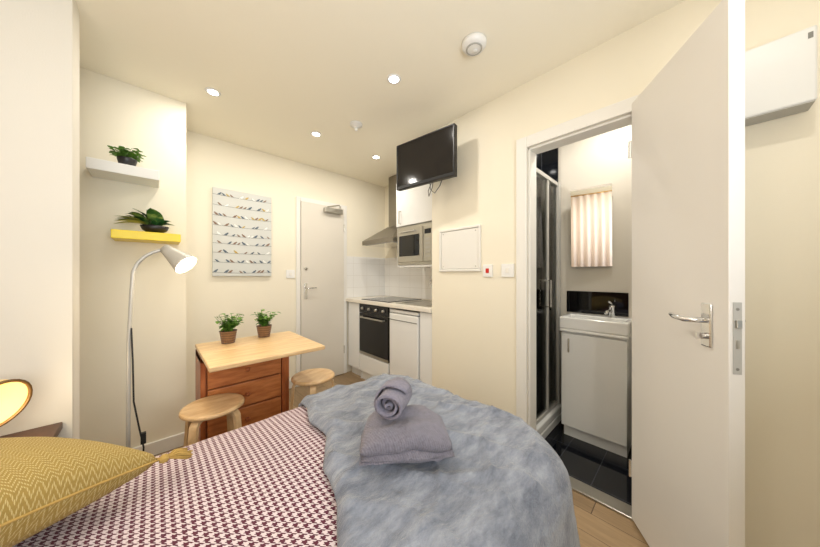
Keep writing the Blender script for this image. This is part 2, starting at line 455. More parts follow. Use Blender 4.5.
# ------------------------------------------------------------ bathroom door leaf
LA = math.radians(-148.9); LEN = 0.53
leaf = struct(boxes('door_1', [((0, 0, 0.012), (LEN, 0.038, 2.02))], 'doorw', loc=(1.672, 0.194, 0), rotz=LA, bevel=0.002),
       'white painted flush door standing open with chrome lever handle', 'door')
def lever(parent, x, z, sgn, y0):
    pl = boxes('handle_plate', [((x-0.020, min(y0, y0+sgn*0.007), z-0.085), (x+0.020, max(y0, y0+sgn*0.007), z+0.055))], 'chrome', parent, bevel=0.004, label='chrome back plate')
    bm = bmesh.new()
    add_tube(bm, [(x, y0, z), (x, y0+sgn*0.045, z), (x-0.012, y0+sgn*0.055, z), (x-0.06, y0+sgn*0.056, z+0.002), (x-0.080, y0+sgn*0.052, z+0.006), (x-0.088, y0+sgn*0.046, z+0.006)], [0.009, 0.009, 0.009, 0.008, 0.007, 0.006], 12)
    finish('lever', bm, 'chrome', pl, smooth=True)
    bm = bmesh.new(); add_tube(bm, [(x, y0, z-0.05), (x, y0+sgn*0.02, z-0.05)], 0.010, 14); add_box(bm, (x-0.003, min(y0, y0+sgn*0.03), z-0.06), (x+0.003, max(y0, y0+sgn*0.03), z-0.04))
    finish('thumb_turn', bm, 'chrome', pl)
lever(leaf, 0.455, 1.045, -1, 0.0)
lever(leaf, 0.455, 1.045, 1, 0.038)
lp = boxes('latch_plate', [((LEN, 0.009, 0.90), (LEN+0.002, 0.029, 1.11))], 'lip', leaf, bevel=0.0005, label='pale metal latch plate')
boxes('bolt', [((LEN+0.002, 0.013, 1.035), (LEN+0.009, 0.025, 1.058)), ((LEN+0.002, 0.015, 0.975), (LEN+0.004, 0.023, 1.0))], 'steel', lp, bevel=0.001)
bm = bmesh.new()
for z in (0.915, 1.09): add_lathe(bm, [(0, 0), (0.0045, 0), (0.003, 0.001), (0, 0.001)], 10, (LEN+0.002, 0.019, z), Matrix.Rotation(math.radians(90), 4, 'Y'))
finish('screw', bm, 'seam', lp)
for z in (0.25, 1.8):
    tubes('hinge', [[(-0.004, -0.004, z-0.04), (-0.004, -0.004, z+0.04)]], 0.006, 'chrome', leaf)

d2 = struct(boxes('door_2', [((1.133, WY-0.032, 0.008), (1.642, WY-0.002, 1.982))], 'doorg', bevel=0.002), 'closed off-white flush entrance door with closer', 'door')
hp = boxes('handle_plate', [((1.165, WY-0.040, 0.93), (1.195, WY-0.032, 1.10))], 'chrome', d2, bevel=0.003, label='chrome back plate')
tubes('lever', [[(1.18, WY-0.04, 1.05), (1.18, WY-0.075, 1.05), (1.20, WY-0.082, 1.05), (1.28, WY-0.080, 1.05)]], 0.008, 'chrome', hp, smooth=True)
lathe('lock', [(0, 0), (0.015, 0), (0.015, 0.010), (0, 0.012)], 'steel', d2, seg=18, c=(1.18, WY-0.032, 1.26), mtx=Matrix.Rotation(math.radians(90), 4, 'X'))
cl = boxes('door_closer', [((1.38, WY-0.085, 1.90), (1.60, WY-0.032, 1.955))], 'steel', d2, bevel=0.006)
tubes('arm', [[(1.42, WY-0.06, 1.965), (1.50, WY-0.18, 1.972), (1.60, WY-0.03, 1.99)]], 0.007, 'steel', cl)
bm = bmesh.new()
for z in (0.3, 1.75): add_tube(bm, [(1.643, WY-0.036, z-0.045), (1.643, WY-0.036, z+0.045)], 0.006, 8)
finish('hinge', bm, 'chrome', d2)

# ------------------------------------------------------------ bed
BX0, BX1, BY0, BY1, BT = -0.92, 1.085, 0.27, 1.31, 0.575
bed = thing('bed', (0.07, 0.80, 0), 'small double bed with dark frame beside partition wall', 'bed')
fx0, fx1, fy0, fy1 = -0.97, 0.94, -0.45, 0.45
boxes('bed_frame', [((fx0, fy0, 0.20), (fx1, fy0+0.03, 0.32)), ((fx0, fy1-0.03, 0.20), (fx1, fy1, 0.32)), ((fx1-0.03, fy0, 0.20), (fx1, fy1, 0.32)), ((fx0, fy0, 0.20), (fx0+0.03, fy1, 0.32)),
      ((fx0+0.03, fy0+0.03, 0.26), (fx1-0.03, fy1-0.03, 0.28))], 'dwood', bed, bevel=0.004)
boxes('mattress', [((fx0+0.01, fy0, 0.322), (fx1, fy1, 0.515))], 'mattress', bed, bevel=0.04)
boxes('headboard', [((fx0-0.02, fy0-0.02, 0.2), (fx0, fy1+0.02, 0.95))], 'dwood', bed, bevel=0.006)
for lx, ly in ((fx0+0.04, fy0+0.04), (fx0+0.04, fy1-0.04), (fx1-0.05, fy0+0.04), (fx1-0.05, fy1-0.04)):
    lathe('leg', [(0, 0), (0.02, 0), (0.028, 0.20), (0, 0.20)], 'dwood', bed, seg=14, c=(lx, ly, 0))

def blp(q):
    qq = min(max(q, 0.1), 1.5)
    return 0.30+(qq-0.51)*0.283+0.016*math.sin(qq*9)+0.010*math.sin(qq*23)+0.012*noise.noise(Vector((qq*14, 3.0, 0)))
def drape(p, q, off, R, C, flare, hem, amp, seed):
    x0, x1, y0, y1 = BX0+C, BX1-C, BY0+C, BY1-C
    cx = min(max(p, x0), x1); cy = min(max(q, y0), y1)
    dx, dy = p-cx, q-cy; d = math.hypot(dx, dy)
    w = noise.noise(Vector((p*3.1+seed, q*3.1, 0.3))) * amp + noise.noise(Vector((p*9+seed, q*7, 1.3))) * amp*0.35
    if seed > 4:
        r1 = 1-abs(noise.noise(Vector((p*4.2+q*3.2, q*2.0-p*1.6, 4.0))))*2.6
        r2 = 1-abs(noise.noise(Vector((p*3.0-q*5.0, q*3.0+p*2.0, 9.0))))*3.2
        r3 = 1-abs(noise.noise(Vector((p*9.0+q*6.0, q*5.0-p*3.0, 2.0))))*3.0
        w += 0.015*max(0, r1)**3 + 0.010*max(0, r2)**3 + 0.005*max(0, r3)**2
        lp_ = p-blp(q)
        w += 0.010*math.exp(-((lp_-0.035)/0.025)**2) - 0.012*math.exp(-(max(0, lp_)/0.012)**2)
    midx = (q-(BY0+BY1)/2)/((BY1-BY0)/2); crown = 0.028*max(0.0, 1-midx*midx)
    top = BT + off + crown + w
    if d < C-R:
        return Vector((p, q, top))
    ux, uy = dx/d, dy/d
    a = (d-(C-R))/R; RR = R+off
    if a < math.pi/2:
        h = (C-R)+RR*math.sin(a); z = top-RR*(1-math.cos(a))
    else:
        e = (d-(C-R))-R*math.pi/2
        s = p*1.0+q*1.0 if abs(ux*uy) < 0.1 else math.atan2(uy, ux)*0.4
        fold = (math.sin(s*21+seed)+0.6*math.sin(s*37+seed*2))*0.012*min(1, e/0.2)
        h = (C-R)+RR+flare*e+fold; z = top-RR-e
    if z < hem: z = hem + (z-hem)*0.02
    return Vector((cx+ux*h, cy+uy*h, z))

def cloth(name, pfun, pmax, q0, q1, npx, nq, off, R, C, flare, hem, amp, seed, mat, solid):
    bm = bmesh.new(); g = []
    for j in range(nq+1):
        q = q0+(q1-q0)*j/nq; p0 = pfun(q); row = []
        for i in range(npx+1):
            p = p0+(pmax-p0)*i/npx
            v = drape(p, q, off, R, C, flare, hem, amp, seed)
            row.append(bm.verts.new(v))
        g.append(row)
    for j in range(nq):
        for i in range(npx):
            bm.faces.new((g[j][i], g[j][i+1], g[j+1][i+1], g[j+1][i]))
    return finish(name, bm, mat, smooth=True, solid=solid)
dv = cloth('duvet', lambda q: -0.88, 0.66, BY0-0.22, BY1+0.24, 110, 100, 0.0, 0.09, 0.16, 0.06, 0.22, 0.010, 2.0, 'hound', 0.02)
tag(dv, 'maroon and white houndstooth duvet cover over the bed', 'duvet')
bl = cloth('throw_blanket', blp, BX1+0.42, BY0-0.40, BY1+0.30, 160, 200, 0.024, 0.10, 0.19, 0.10, 0.10, 0.014, 5.0, 'plush', 0.014)
tag(bl, 'soft grey plush throw blanket over the foot of the bed', 'blanket')

# ------------------------------------------------------------ cushion
cu = thing('cushion', (-0.315, 1.03, 0.735), 'mustard cushion with cream chevron weave and tassel', 'cushion')
cu.rotation_euler = (0, math.radians(15), math.radians(45))
bm = bmesh.new(); N = 30; S = 0.238
def cpt(a, b, s):
    e = max(0.0, (1-a*a)*(1-b*b))**0.42
    k = 1-0.07*(1-b*b); k2 = 1-0.07*(1-a*a)
    w = 0.008*noise.noise(Vector((a*2, b*2, s*3)))
    return Vector((S*a*k, S*b*k2, s*(0.100*e)+w*e))
for s in (1, -1):
    g = [[bm.verts.new(cpt(-1+2*i/N, -1+2*j/N, s)) for i in range(N+1)] for j in range(N+1)]
    for j in range(N):
        for i in range(N): bm.faces.new((g[j][i], g[j][i+1], g[j+1][i+1], g[j+1][i]))
bmesh.ops.remove_doubles(bm, verts=bm.verts[:], dist=0.0006)
finish('cushion_cover', bm, 'cush', cu, smooth=True)
bm = bmesh.new()
path = []
for k in range(4):
    for i in range(14):
        t = -1+2*i/14
        a, b_ = ((t, -1), (1, t), (-t, 1), (-1, -t))[k]
        path.append(cpt(a, b_, 1))
path.append(path[0])
add_tube(bm, path, 0.003, 6, False)
finish('piping', bm, 'tassel', cu, smooth=True)
bm = bmesh.new(); cx_, cy_ = S, -S
add_lathe(bm, [(0, 0), (0.009, 0.003), (0.012, 0.012), (0.007, 0.022), (0, 0.024)], 12, (cx_, cy_-0.004, -0.012))
for i in range(46):
    a = random.uniform(-0.55, 0.55)+math.radians(-25); r = random.uniform(0.045, 0.06)
    d = Vector((math.cos(a), math.sin(a), 0))
    st = Vector((cx_, cy_, 0))+d*0.008
    zz = random.uniform(-0.008, 0.012)
    add_tube(bm, [st, st+d*r*0.5+Vector((0, 0, zz)), st+d*r+Vector((0, 0, zz-0.006))], 0.0022, 5)
finish('tassel', bm, 'tassel', cu, smooth=True)

# ------------------------------------------------------------ towels
tz = 0.648
tw = thing('folded_towel', (0.575, 0.625, tz), 'folded dark grey bath towel on the throw blanket', 'towel', rotz=math.radians(-38))
def slab(name, hx, hy, z0, z1, seed, parent, mat, dr=1.0, sh_=(0, 0), taper=0.0):
    bm = bmesh.new(); nx, ny = 38, 34; sh = []
    for s in (0, 1):
        g = []
        for j in range(ny+1):
            row = []
            for i in range(nx+1):
                a = -1+2*i/nx; b_ = -1+2*j/ny
                e = (max(0, 1-abs(a)**4)*max(0, 1-abs(b_)**4))**0.5
                zm = (z0+z1)/2; h = (z1-z0)/2
                wob = 0.014*noise.noise(Vector((a*1.6+seed, b_*1.6, seed)))+0.008*noise.noise(Vector((a*4+seed, b_*3, seed)))
                drop = -0.018*(abs(a)**2.5+abs(b_)**2.5)*0.5*(z1/0.1)*dr
                kx = 1-taper*(b_+1)/2-0.05*b_*b_+0.04*noise.noise(Vector((b_*2, seed, 0))); ky = 1-0.06*a*a+0.05*noise.noise(Vector((a*2, seed, 4)))
                z = zm+(1 if s else -1)*h*e+(wob+drop if s or z0 > 0.01 else 0)
                row.append(bm.verts.new((hx*a*kx+sh_[0], hy*b_*ky+sh_[1], max(z, 0.0))))
            g.append(row)
        sh.append(g)
    for g in sh:
        for j in range(ny):
            for i in range(nx): bm.faces.new((g[j][i], g[j][i+1], g[j+1][i+1], g[j+1][i]))
    bmesh.ops.remove_doubles(bm, verts=bm.verts[:], dist=0.0008)
    return finish(name, bm, mat, parent, smooth=True)
slab('lower_fold', 0.142, 0.106, 0.0, 0.052, 1.0, tw, 'towel', 1.0, (0, 0), 0.06)
slab('upper_fold', 0.138, 0.103, 0.030, 0.100, 2.0, tw, 'towel', 1.4, (-0.002, 0.002), 0.12)
rt = thing('rolled_towel', (0.553, 0.655, 0.797), 'grey towel rolled up, resting on the folded towel', 'towel', rotz=math.radians(32))
bm = bmesh.new(); sp = []
turns = 2.8; n = 110; th = 0.0085
def spr(t): return 0.007+0.043*t
for side in (0, 1):
    L = []
    for i in range(n+1):
        t = i/n; a = t*turns*2*math.pi+0.6; r = spr(t)-(th if side else 0)
        r *= 1+0.06*math.sin(a*2.0+0.4)
        L.append((r*math.cos(a), r*math.sin(a)*0.95))
    sp.append(L)
loop = sp[0]+list(reversed(sp[1]))
rr = []
for xx in (-0.058, -0.045, -0.028, -0.008, 0.015, 0.034, 0.050, 0.062):
    sk = 1+0.05*math.sin(xx*42); tw_ = xx*6.0
    ring = []
    for i, p in enumerate(loop):
        x_ = p[0]*math.cos(tw_)-p[1]*math.sin(tw_); y_ = p[0]*math.sin(tw_)+p[1]*math.cos(tw_)
        ii = i if i <= n else 2*n+1-i
        ring.append(bm.verts.new((xx+0.012*math.sin(8*ii/n+xx*20)*(1 if abs(xx) > 0.045 else 0.3), x_*sk, y_*sk)))
    rr.append(ring)
m_ = len(loop)
for A, B in zip(rr, rr[1:]):
    for i in range(m_): bm.faces.new((A[i], A[(i+1) % m_], B[(i+1) % m_], B[i]))
for ring in (rr[0], rr[-1]):
    for i in range(n): bm.faces.new((ring[i], ring[i+1], ring[m_-2-i], ring[m_-1-i]))
finish('towel_roll', bm, 'towel2', rt, smooth=True)
bm = bmesh.new(); g = []
for i in range(21):
    t = i/20; a = -0.5+t*3.2; r = 0.052
    g.append([bm.verts.new((x_+0.024*(t-0.5)+0.006*math.sin(a*3+x_*30), r*math.cos(a), r*math.sin(a)*0.95)) for x_ in (-0.025, -0.01, 0.015, 0.032)])
for A, B in zip(g, g[1:]):
    for k in range(3): bm.faces.new((A[k], A[k+1], B[k+1], B[k]))
finish('towel_flap', bm, 'towel2', rt, smooth=True, solid=0.006)

# ------------------------------------------------------------ floor lamp
fl = thing('floor_lamp', (-0.087, 1.75, 0), 'silver grey floor lamp with bent neck, lit cone shade', 'lamp')
lathe('base', [(0, 0), (0.105, 0), (0.105, 0.012), (0.095, 0.022), (0.02, 0.028), (0.012, 0.05), (0, 0.05)], 'lampgrey', fl)
path = [(0, 0, 0.04), (0, 0, 0.5), (0.002, 0, 0.90), (0.010, 0, 1.10)]
path += [(0.150-0.136*math.cos(t), 0, 1.18+0.135*math.sin(t)) for t in [k*math.radians(80)/14 for k in range(15)]]
bm = bmesh.new(); add_tube(bm, path, 0.0075, 12); finish('pole', bm, 'lampgrey', fl, smooth=True)
ex, ez = path[-1][0], path[-1][2]
ax = Vector((0.58, -0.50, -0.60)).normalized()
q = ax.to_track_quat('Z', 'Y').to_matrix().to_4x4()
lathe('shade', [(0.0, -0.01), (0.022, -0.008), (0.029, 0.025), (0.036, 0.055), (0.050, 0.108), (0.053, 0.120), (0.049, 0.120), (0.033, 0.057), (0.0, 0.052)], 'lampin', fl, c=(ex, 0, ez), mtx=q, label='silver conical metal shade')
lathe('bulb', [(0, 0.053), (0.014, 0.06), (0.034, 0.090), (0.040, 0.108), (0.024, 0.126), (0, 0.131)], 'bulb', fl, c=(ex, 0, ez), mtx=q)
bm = bmesh.new()
add_tube(bm, [(0.01, -0.005, 0.95), (0.015, -0.015, 0.80), (0.018, -0.02, 0.62), (0.035, -0.025, 0.50), (0.05, -0.02, 0.40), (0.045, 0.0, 0.30), (0.03, 0.02, 0.18), (0.06, 0.08, 0.06), (0.0, 0.13, 0.015), (-0.12, 0.2, 0.01)], 0.0032, 6)
add_box(bm, (0.040, -0.032, 0.42), (0.058, -0.016, 0.47))
finish('cord', bm, 'cord', fl)
lampL = bpy.data.lights.new('lamp_light', 'POINT'); lampL.energy = 3.2; lampL.color = (1, 0.82, 0.55); lampL.shadow_soft_size = 0.03
lo = bpy.data.objects.new('lamp_light', lampL); sc.collection.objects.link(lo)
lo.location = Vector((-0.087+ex, 1.75, ez))+ax*0.17

# ------------------------------------------------------------ table, stools
tb = thing('gateleg_table', (0.48, 1.87, 0), 'beech topped folding table with red-brown drawer base', 'table')
boxes('table_top', [((-0.295, -0.30, 0.725), (0.29, 0.015, 0.75)), ((-0.295, 0.018, 0.725), (0.29, 0.31, 0.75))], 'beech', tb, bevel=0.006, label='pale beech table top')
c0, c1, c2, c3 = -0.31+0.015, 0.165, 0.03, 0.28
cb = boxes('cabinet_base', [((c0, c2, 0.0), (c0+0.025, c3, 0.724)), ((c1-0.025, c2, 0.0), (c1, c3, 0.724)), ((c0, c3-0.02, 0.05), (c1, c3, 0.724)), ((c0, c2, 0.0), (c1, c3, 0.06)),
     ((c0, c2, 0.69), (c1, c3, 0.724)), ((c0+0.02, c2+0.02, 0.06), (c1-0.02, c3-0.02, 0.69))], 'redd', tb, bevel=0.003, label='red-brown wooden drawer base')
zs = [0.070, 0.225, 0.378, 0.531, 0.684]
for k in range(4):
    a, b_ = c0+0.032, c1-0.032
    dr = boxes('drawer', [((a, c2-0.006, zs[k]+0.004), (b_, c2+0.018, zs[k+1]-0.004))], 'red', tb, bevel=0.004)
    lathe('knob', [(0, 0), (0.008, 0), (0.007, 0.008), (0.013, 0.016), (0.011, 0.022), (0, 0.023)], 'redd', dr, seg=14, c=((a+b_)/2, c2-0.006, (zs[k]+zs[k+1])/2), mtx=Matrix.Rotation(math.radians(90), 4, 'X'))
boxes('gate_leg', [((0.168, 0.06, 0.0), (0.198, 0.095, 0.724)), ((0.168, 0.23, 0.0), (0.198, 0.265, 0.724)), ((0.168, 0.095, 0.12), (0.198, 0.23, 0.16)), ((0.168, 0.095, 0.66), (0.198, 0.23, 0.70))], 'redd', tb, bevel=0.003, label='red-brown gate leg')

def stool(loc, label):
    s = thing('stool', loc, label, 'stool', group='round birch stools')
    R_ = 0.138; Z = 0.03
    lathe('seat', [(0, 0.462+Z), (R_-0.008, 0.462+Z), (R_, 0.468+Z), (R_, 0.478+Z), (R_-0.006, 0.485+Z), (R_-0.02, 0.483+Z), (0, 0.482+Z)], 'birch', s, seg=40, label='round birch seat')
    for k in range(4):
        a = math.radians(45+90*k); d = Vector((math.cos(a), math.sin(a), 0)); sd = Vector((-d.y, d.x, 0))
        pts = [d*0.04+Vector((0, 0, 0.452+Z)), d*0.090+Vector((0, 0, 0.452+Z))]
        for i in range(1, 7):
            t = math.radians(80)*i/6
            pts.append(d*(0.090+0.035*math.sin(t))+Vector((0, 0, 0.452+Z-0.035*(1-math.cos(t)))))
        pts.append(d*0.145+Vector((0, 0, 0.2))); pts.append(d*0.160+Vector((0, 0, 0.0)))
        bm = bmesh.new(); add_sweep(bm, pts, 0.038, 0.017, sd)
        finish('leg', bm, 'birch', s, bevel=0.002)
    return s
s1 = stool((0.222, 1.72, 0), 'round birch stool with bent legs beside the table')
copy_thing(s1, (0.775, 1.755, 0), 0.35, 'round birch stool tucked beside the table end')

def herb(bm, z0, count, spread, hmin, hmax, lmin, lmax, wid):
    for i in range(count):
        a = random.uniform(0, 6.28); tilt = random.uniform(0.1, spread); L = random.uniform(hmin, hmax)
        d = Vector((math.cos(a)*tilt, math.sin(a)*tilt, 1)).normalized()
        b0 = Vector((random.uniform(-0.022, 0.022), random.uniform(-0.022, 0.022), z0))
        add_tube(bm, [b0, b0+d*L], 0.0012, 4)
        for k in range(6):
            q_ = b0+d*L*(0.3+0.14*k); aa = random.uniform(0, 6.28)
            add_leaf(bm, q_, (math.cos(aa), math.sin(aa), random.uniform(0.0, 0.8)), random.uniform(lmin, lmax), wid, 0.3)
def potted(loc, label, seed, lm='leaf'):
    random.seed(seed)
    p = thing('potted_plant', loc, label, 'plant', group='potted herbs on the table')
    lathe('pot', [(0, 0), (0.036, 0), (0.040, 0.02), (0.048, 0.075), (0.050, 0.080), (0.046, 0.080), (0.043, 0.07), (0, 0.07)], 'basket', p, seg=28, label='brown woven basket pot')
    lathe('soil', [(0.0, 0.072), (0.044, 0.072), (0, 0.078)], 'soil', p, seg=16)
    bm = bmesh.new(); herb(bm, 0.074, 34, 1.2, 0.05, 0.125, 0.026, 0.044, 0.026)
    finish('foliage', bm, lm, p)
    return p
potted((0.345, 2.07, 0.75), 'bushy green herb in a woven pot on table', 11)
potted((0.565, 2.10, 0.75), 'leafy green herb in a woven pot near table end', 23)

# ------------------------------------------------------------ shelves and plants
sw = tag(boxes('floating_shelf', [((-0.145, -0.20, -0.03), (0.145, 0.0, 0.03))], 'white', loc=(-0.125, 2.448, 1.80), bevel=0.003), 'white floating wall shelf with a small plant', 'shelf')
sy = tag(boxes('floating_shelf', [((-0.15, -0.20, -0.025), (0.15, 0.0, 0.025))], 'yellow', loc=(-0.03, 2.448, 1.425), bevel=0.003), 'bright yellow floating wall shelf with a trailing plant', 'shelf')
random.seed(5)
p = thing('potted_plant', (-0.12, 2.33, 1.83), 'small green plant in dark pot on white shelf', 'plant')
lathe('pot', [(0, 0), (0.032, 0), (0.043, 0.05), (0.043, 0.056), (0.038, 0.056), (0, 0.048)], 'pot', p, seg=24)
bm = bmesh.new(); herb(bm, 0.048, 26, 1.5, 0.03, 0.085, 0.026, 0.046, 0.028)
finish('foliage', bm, 'leafl', p)
p = thing('potted_plant', (0.0, 2.33, 1.451), 'broad leaved arching variegated plant in a black bowl', 'plant')
lathe('pot', [(0, 0), (0.030, 0), (0.058, 0.02), (0.068, 0.045), (0.064, 0.046), (0.05, 0.03), (0, 0.028)], 'pot', p, seg=28, label='black bowl')
bm = bmesh.new()
for i in range(20):
    a = math.pi+random.gauss(0, 0.7); t = random.uniform(0.4, 2.2)
    d = Vector((math.cos(a)*t, math.sin(a)*t*0.5, 1)).normalized()
    L = random.uniform(0.14, 0.22)
    b0 = Vector((random.uniform(-.03, .03), random.uniform(-.02, .02), 0.04))
    add_leaf(bm, b0, d, L, 0.075, random.uniform(0.3, 0.6) if t < 1.3 else 0.3)
for i in range(9):
    a = random.uniform(-1.2, 1.2)
    add_leaf(bm, (0.01, 0, 0.04), (math.cos(a), math.sin(a)*0.5, random.uniform(0.6, 1.4)), random.uniform(0.08, 0.12), 0.055, 0.4)
finish('foliage', bm, 'leafd', p, smooth=True)
bm = bmesh.new()
for i in range(5):
    a = math.pi+random.uniform(-0.5, 0.5)
    add_leaf(bm, (-0.03, -0.03, 0.045), (math.cos(a), math.sin(a)*.5, random.uniform(0.2, 0.6)), random.uniform(0.13, 0.18), 0.055, 0.3)
finish('pale_leaf', bm, 'leafy', p, smooth=True)

# ------------------------------------------------------------ canvas
cv = thing('canvas_picture', (0.60, WY-0.001, 1.57), 'grey canvas print of small birds perched on wires', 'picture')
boxes('canvas', [((-0.237, -0.03, -0.39), (0.237, 0, 0.39))], 'canvas', cv, bevel=0.003)
bm = bmesh.new(); random.seed(9)
def flat(pts, y, mi):
    f = bm.faces.new([bm.verts.new((a, y, c)) for a, c in pts]); f.material_index = mi
for r in range(9):
    z0 = -0.355+r*0.085+random.uniform(-0.008, 0.008); sag = random.uniform(0.004, 0.012)
    zf = lambda x_: z0-sag*(1-(x_/0.237)**2)
    for k in range(16):
        xa = -0.237+0.474*k/16; xb = -0.237+0.474*(k+1)/16
        flat([(xa, zf(xa)-.0013), (xb, zf(xb)-.0013), (xb, zf(xb)+.0013), (xa, zf(xa)+.0013)], -0.0312, 0)
    x_ = -0.22+random.uniform(0, 0.04)
    while x_ < 0.22:
        s_ = random.uniform(0.6, 0.95)
        z = zf(x_)+0.014*s_; mi = random.choice((1, 4, 2, 3, 1, 4)); sg = random.choice((-1, 1))
        body = [(x_+sg*0.013*s_*math.cos(t)*1.0, z+0.011*s_*math.sin(t)+0.35*0.013*s_*math.cos(t)) for t in [k*math.pi/5 for k in range(10)]]
        flat(body, -0.0316, mi)
        hx, hz = x_+sg*0.012*s_, z+0.012*s_
        flat([(hx+0.007*s_*math.cos(t), hz+0.007*s_*math.sin(t)) for t in [k*math.pi/4 for k in range(8)]], -0.0318, mi)
        flat([(hx+sg*0.004, hz+0.002), (hx+sg*0.009, hz), (hx+sg*0.004, hz-0.002)], -0.0317, 0)
        flat([(x_-sg*0.009*s_, z+0.002), (x_-sg*0.026*s_, z-0.013*s_), (x_-sg*0.022*s_, z-0.016*s_), (x_-sg*0.006*s_, z-0.006*s_)], -0.0317, mi)
        x_ += random.choice((0.03, 0.04, 0.055, 0.08))
finish('bird_print', bm, ['ink', 'b1', 'b2', 'b3', 'b4'], cv)

# ------------------------------------------------------------ kitchen
fr = thing('fridge', (1.70, 1.87, 0), 'white under-counter fridge between oven and cabinet', 'fridge')
boxes('body', [((0.035, -0.195, 0.03), (0.55, 0.195, 0.845))], 'seam', fr, bevel=0.004, label='grey sided cabinet body')
d = boxes('door', [((-0.008, -0.20, 0.09), (0.034, 0.20, 0.815))], 'white', fr, bevel=0.010)
boxes('top_strip', [((0.0, -0.20, 0.822), (0.034, 0.20, 0.85))], 'white', fr, bevel=0.004)
boxes('handle', [((-0.012, -0.19, 0.75), (-0.007, 0.19, 0.757))], 'seam', d)
boxes('plinth', [((0.03, -0.20, 0.0), (0.05, 0.20, 0.08))], 'white', fr)

ov = thing('oven', (1.70, 2.36, 0), 'built-in black glass oven under the hob', 'oven')
boxes('housing', [((0.02, -0.265, 0.0), (0.55, -0.25, 0.868)), ((0.02, 0.25, 0.0), (0.55, 0.265, 0.868)), ((0.03, -0.25, 0.0), (0.045, 0.25, 0.10)), ((0.02, -0.25, 0.25), (0.55, 0.25, 0.27))], 'gloss', ov)
boxes('body', [((0.025, -0.245, 0.275), (0.5, 0.245, 0.865))], 'steel', ov)
cp = boxes('control_panel', [((0.0, -0.262, 0.765), (0.024, 0.262, 0.865))], 'bglass', ov, bevel=0.003, label='dark control panel')
for k in range(4):
    y = -0.19+0.127*k
    lathe('knob', [(0, 0), (0.018, 0), (0.015, 0.02), (0, 0.02)], 'steel', cp, seg=16, c=(0.0, y, 0.815), mtx=Matrix.Rotation(math.radians(-90), 4, 'Y'))
dd = boxes('oven_door', [((0.002, -0.262, 0.30), (0.024, 0.262, 0.758))], 'bglass', ov, bevel=0.003, label='black glass oven door')
tubes('handle', [[(0.002, -0.2, 0.72), (-0.03, -0.2, 0.72), (-0.033, 0.2, 0.72), (0.002, 0.2, 0.72)]], 0.009, 'steel', dd)
boxes('trim_strip', [((-0.001, -0.262, 0.30), (0.002, 0.262, 0.325))], 'steel', dd)
boxes('drawer_front', [((0.0, -0.262, 0.10), (0.02, 0.262, 0.29))], 'gloss', ov, bevel=0.003)

def unit(name, y0, y1, label):
    u = thing(name, (1.70, (y0+y1)/2, 0), label, 'cabinet'); w = (y1-y0)/2-0.002
    boxes('body', [((0.02, -w, 0.1), (0.57, w, 0.865)), ((0.05, -w, 0.0), (0.57, w, 0.1))], 'gloss', u)
    boxes('door', [((0.0, -w, 0.10), (0.019, w, 0.862))], 'gloss', u, bevel=0.003)
unit('base_cabinet', 1.507, 1.655, 'narrow white gloss base cabinet beside the fridge')
unit('base_cabinet', 2.628, 2.865, 'white gloss corner cabinet beside the oven')
wt = tag(boxes('worktop', [((1.672, 1.503, 0.87), (2.281, 2.89, 0.908))], 'worktop', bevel=0.004), 'pale laminate kitchen worktop over the units', 'worktop')
hb = thing('hob', (1.96, 2.36, 0.908), 'black glass electric hob on the worktop', 'hob')
boxes('glass_plate', [((-0.24, -0.25, 0.0), (0.24, 0.25, 0.008))], 'bglass', hb, bevel=0.002)
for a, b_ in ((-0.11, -0.12), (-0.11, 0.12), (0.11, -0.12), (0.11, 0.12)):
    lathe('cooking_ring', [(0.07, 0.0081), (0.075, 0.009), (0.08, 0.0081)], 'steel', hb, seg=30, c=(a, b_, 0))
sk = thing('kitchen_sink', (1.95, 1.80, 0.908), 'steel sink with tap set in the worktop', 'sink')
boxes('basin', [((-0.22, -0.22, 0), (-0.165, 0.22, 0.006)), ((0.165, -0.22, 0), (0.21, 0.22, 0.006)), ((-0.165, -0.22, 0), (0.165, -0.195, 0.006)), ((-0.165, 0.195, 0), (0.165, 0.22, 0.006)), ((-0.165, -0.195, 0.0), (0.165, 0.195, 0.001))], 'steel', sk)
tubes('tap', [[(0.185, 0.0, 0.0), (0.185, 0, 0.20), (0.16, 0, 0.235), (0.10, 0, 0.24), (0.06, 0, 0.22), (0.05, 0, 0.18)]], 0.010, 'chrome', sk, smooth=True)

uc = thing('wall_cabinet', (1.85, 1.875, 1.69), 'white wall cabinet above the microwave', 'cabinet')
boxes('body', [((0.024, -0.275, 0.0), (0.438, 0.275, 0.47))], 'lip', uc, label='pale grey carcass')
d = boxes('door', [((0.0, -0.273, 0.006), (0.019, 0.273, 0.468))], 'gloss', uc, bevel=0.002)
tubes('handle', [[(0.0, 0.20, 0.03), (-0.025, 0.20, 0.03), (-0.025, 0.20, 0.16), (0.0, 0.20, 0.16)]], 0.005, 'steel', d)
mw = thing('microwave', (1.85, 1.875, 1.29), 'built-in stainless steel microwave under the wall cabinet', 'microwave')
boxes('housing', [((0.02, -0.275, -0.018), (0.438, 0.275, 0.0)), ((0.02, 0.262, 0.0), (0.438, 0.275, 0.397)), ((0.02, -0.275, 0.0), (0.438, -0.262, 0.397))], 'gloss', mw, label='white housing')
boxes('body', [((0.01, -0.26, 0.002), (0.40, 0.26, 0.396))], 'steel', mw, bevel=0.002)
d = boxes('door', [((-0.006, -0.12, 0.03), (0.009, 0.245, 0.37))], 'steel', mw, bevel=0.004)
boxes('door_window', [((-0.009, -0.075, 0.09), (-0.005, 0.215, 0.30))], 'bglass', d, label='dark glass window')
tubes('handle', [[(-0.006, -0.03, 0.335), (-0.03, -0.03, 0.335), (-0.03, 0.18, 0.335), (-0.006, 0.18, 0.335)]], 0.006, 'chrome', d)
cp = boxes('control_panel', [((-0.006, -0.245, 0.03), (0.009, -0.128, 0.37))], 'steel', mw, bevel=0.003)
